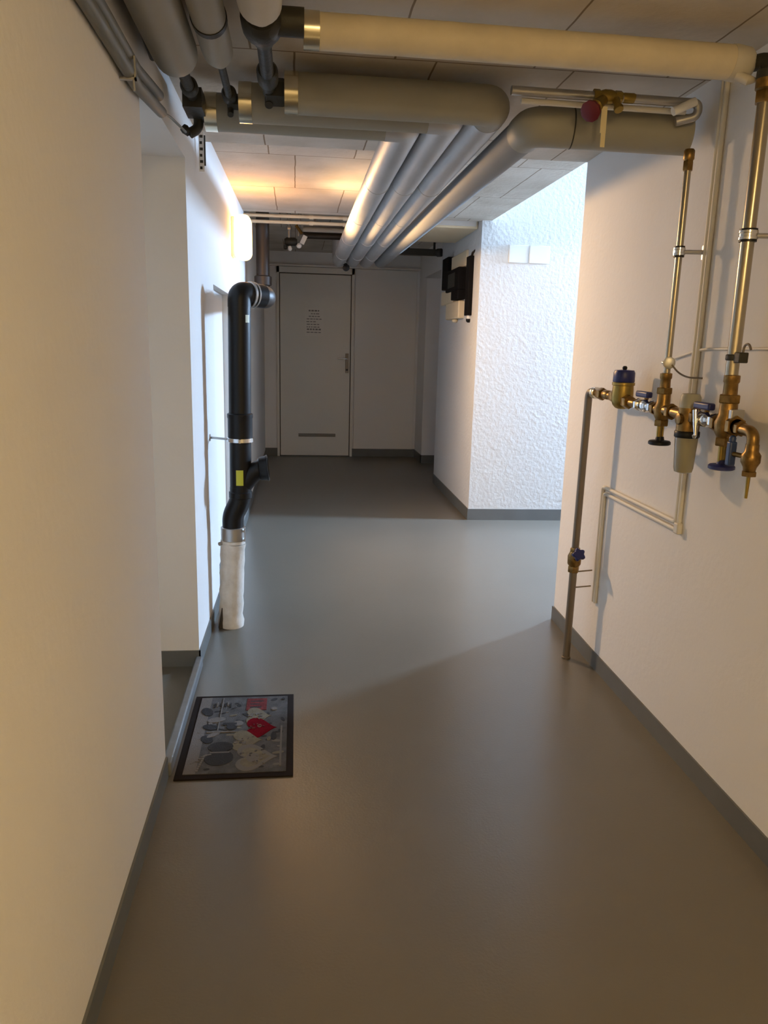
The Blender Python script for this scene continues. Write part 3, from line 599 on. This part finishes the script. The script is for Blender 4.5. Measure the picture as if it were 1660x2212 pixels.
m = MB(); m.tube([(.0, 6.95, 2.40), (.05, 6.94, 2.33)], .014, 12); m.box((.045, 6.93, 2.245), (.083, 6.936, 2.32), 1, Matrix.Rotation(.45, 3, 'Y').to_3x3()); m.build('tag', ['brass', 'white'], t)
# ------------------------------------------------------------------ doormat
MX0, MX1, MY0, MY1 = -.402, -.010, 2.322, 2.932
t = thing('doormat', ((MX0 + MX1) / 2, (MY0 + MY1) / 2, 0), 'grey doormat with red and cream hearts and dark rubber edge, lying at the recessed doorway', 'doormat')
m = MB(); m.box((MX0, MY0, 0), (MX1, MY1, .006)); m.build('rubber_border', 'rubber', t, bevel=.002)
bx0, bx1, by0, by1 = MX0 + .026, MX1 - .024, MY0 + .026, MY1 - .022
m = MB(); m.box((bx0, by0, .004), (bx1, by1, .0085), 0)
def uv(u, v): return bx0 + u * (bx1 - bx0), by0 + v * (by1 - by0)
lay = [.0088]
def flat(pts, mi):
    z = lay[0]; lay[0] += .000035
    m.prism(pts, .0083, z, mi)
def heart(u, v, s, mi, w=1.0):
    cx, cy = uv(u, v); pts = []
    for k in range(40):
        a = 2 * PI * k / 40
        x = 16 * math.sin(a) ** 3; y = 13 * math.cos(a) - 5 * math.cos(2 * a) - 2 * math.cos(3 * a) - math.cos(4 * a)
        pts.append((cx - y / 17 * s, cy + x / 17 * s * w))
    flat(pts, mi)
def rect(u0, u1, v0, v1, mi):
    a = uv(u0, v0); b = uv(u1, v1); flat([(a[0], a[1]), (b[0], a[1]), (b[0], b[1]), (a[0], b[1])], mi)
def blob(u, v, su, sv, mi, rot=0):
    cx, cy = uv(u, v); c, s = math.cos(rot), math.sin(rot); pts = []
    for k in range(20):
        a = 2 * PI * k / 20; x, y = su * math.cos(a), sv * math.sin(a); pts.append((cx + x * c - y * s, cy + x * s + y * c))
    flat(pts, mi)
rect(.0, .12, .0, 1, 5)
random.seed(11)
for k in range(46):
    u, v = random.uniform(.03, .97), random.uniform(.03, .97)
    blob(u, v, random.uniform(.006, .022), random.uniform(.003, .009), random.choice((4, 4, 5, 5, 3)), random.uniform(0, PI))
rect(.53, .76, .79, .965, 2); rect(.57, .70, .82, .84, 4); rect(.57, .68, .87, .885, 4); rect(.57, .72, .915, .93, 4)
heart(.66, .70, .055, 3, 1.35); heart(.695, .535, .066, 1, 1.25); blob(.70, .56, .008, .012, 3)
heart(.56, .375, .062, 3, 1.25); heart(.67, .165, .085, 5, 1.1); heart(.67, .165, .064, 3, 1.05); blob(.66, .16, .022, .03, 5)
blob(.32, .30, .045, .035, 4); blob(.32, .17, .05, .05, 4); rect(.22, .42, .225, .24, 5)
blob(.16, .40, .02, .03, 4, .5); blob(.22, .46, .03, .012, 5, .8); blob(.17, .56, .03, .02, 4, -.4); blob(.22, .66, .034, .02, 5, .3); blob(.10, .78, .02, .035, 4, .4)
for k in range(7): rect(.16 + .03 * k, .175 + .03 * k, .84 + .012 * (k % 3), .90 + .02 * (k % 2), 5 if k % 2 else 4)
for k in range(8): blob(.13 + .006 * k, .03 + .022 * k, .004, .006, 5)
for k in range(6): blob(.22 - .02 * k, .21 - .003 * k * k, .008, .004, 5)
rect(.25, .26, .50, .98, 5); rect(.14, .48, .485, .495, 5); blob(.40, .56, .02, .025, 4); blob(.47, .60, .018, .02, 5); rect(.30, .45, .58, .61, 4)
rect(.93, .95, .05, .55, 5); blob(.95, .95, .006, .008, 4); blob(.85, .80, .012, .012, 5); blob(.86, .42, .01, .03, 4)
for (hu, hv, hs) in ((.66, .70, .030), (.56, .375, .036), (.67, .165, .058)):
    for k in range(14):
        cx, cy = hu + random.uniform(-1, .8) * hs / (bx1 - bx0), hv + random.uniform(-.8, .8) * hs / (by1 - by0)
        blob(cx, cy, random.uniform(.003, .008), random.uniform(.002, .005), random.choice((0, 5, 5)), random.uniform(0, PI))
for k in range(8): blob(.685 + random.uniform(-.08, .06), .535 + random.uniform(-.045, .045), .005, .003, 2, random.uniform(0, PI))
m.build('printed_pile', ['carpet', 'mat_red', 'mat_pink', 'mat_cream', 'mat_dark', 'mat_light'], t)

# ------------------------------------------------------------------ light
w = bpy.data.worlds.new('sky'); S.world = w; w.use_nodes = True
w.node_tree.nodes['Background'].inputs['Color'].default_value = (.45, .68, 1, 1)
w.node_tree.nodes['Background'].inputs['Strength'].default_value = 1.0
# sky light entering the side window
DAY = 1050
l = bpy.data.lights.new('daylight', 'AREA'); l.shape = 'RECTANGLE'; l.size = WZ1 - WZ0; l.size_y = WY1 - WY0
l.energy = DAY; l.color = (.46, .68, 1)
o = bpy.data.objects.new('daylight', l); COL.objects.link(o); o.location = (EX + .22, (WY0 + WY1) / 2, (WZ0 + WZ1) / 2)
o.rotation_euler = Vector((-1, 0, -.6)).to_track_quat('-Z', 'Y').to_euler()
# added spot ahead of the wall lamp, aimed to brighten the right wall
ADDED_SPOT = 185
l = bpy.data.lights.new('wall_lamp_added_spot', 'SPOT'); l.energy = ADDED_SPOT; l.color = (1, .62, .29); l.shadow_soft_size = .07
l.spot_size = math.radians(140); l.spot_blend = .9
o = bpy.data.objects.new('wall_lamp_added_spot', l); COL.objects.link(o); o.location = (-.20, 5.25, 2.05)
o.rotation_euler = Vector((1, -.3, -.5)).to_track_quat('-Z', 'Y').to_euler()

# ------------------------------------------------------------------ camera
cam = bpy.data.cameras.new('camera'); co = bpy.data.objects.new('camera', cam); COL.objects.link(co)
cam.sensor_fit = 'VERTICAL'; cam.sensor_height = 36; cam.lens = 1648.873 / 2212 * 36; cam.clip_start = .02
R = Matrix(((.993426389, 0, -.114472746), (-.111787182, .215337413, -.970120314), (.0246502649, .976539707, .213921869)))
co.matrix_world = Matrix.Translation((0, 0, 1.42)) @ R.to_4x4()
S.camera = co
S.view_settings.view_transform = 'Standard'; S.view_settings.look = 'None'
S.view_settings.exposure = .22; S.view_settings.gamma = 1; S.view_settings.use_curve_mapping = False
S.cycles.max_bounces = 10; S.cycles.diffuse_bounces = 7
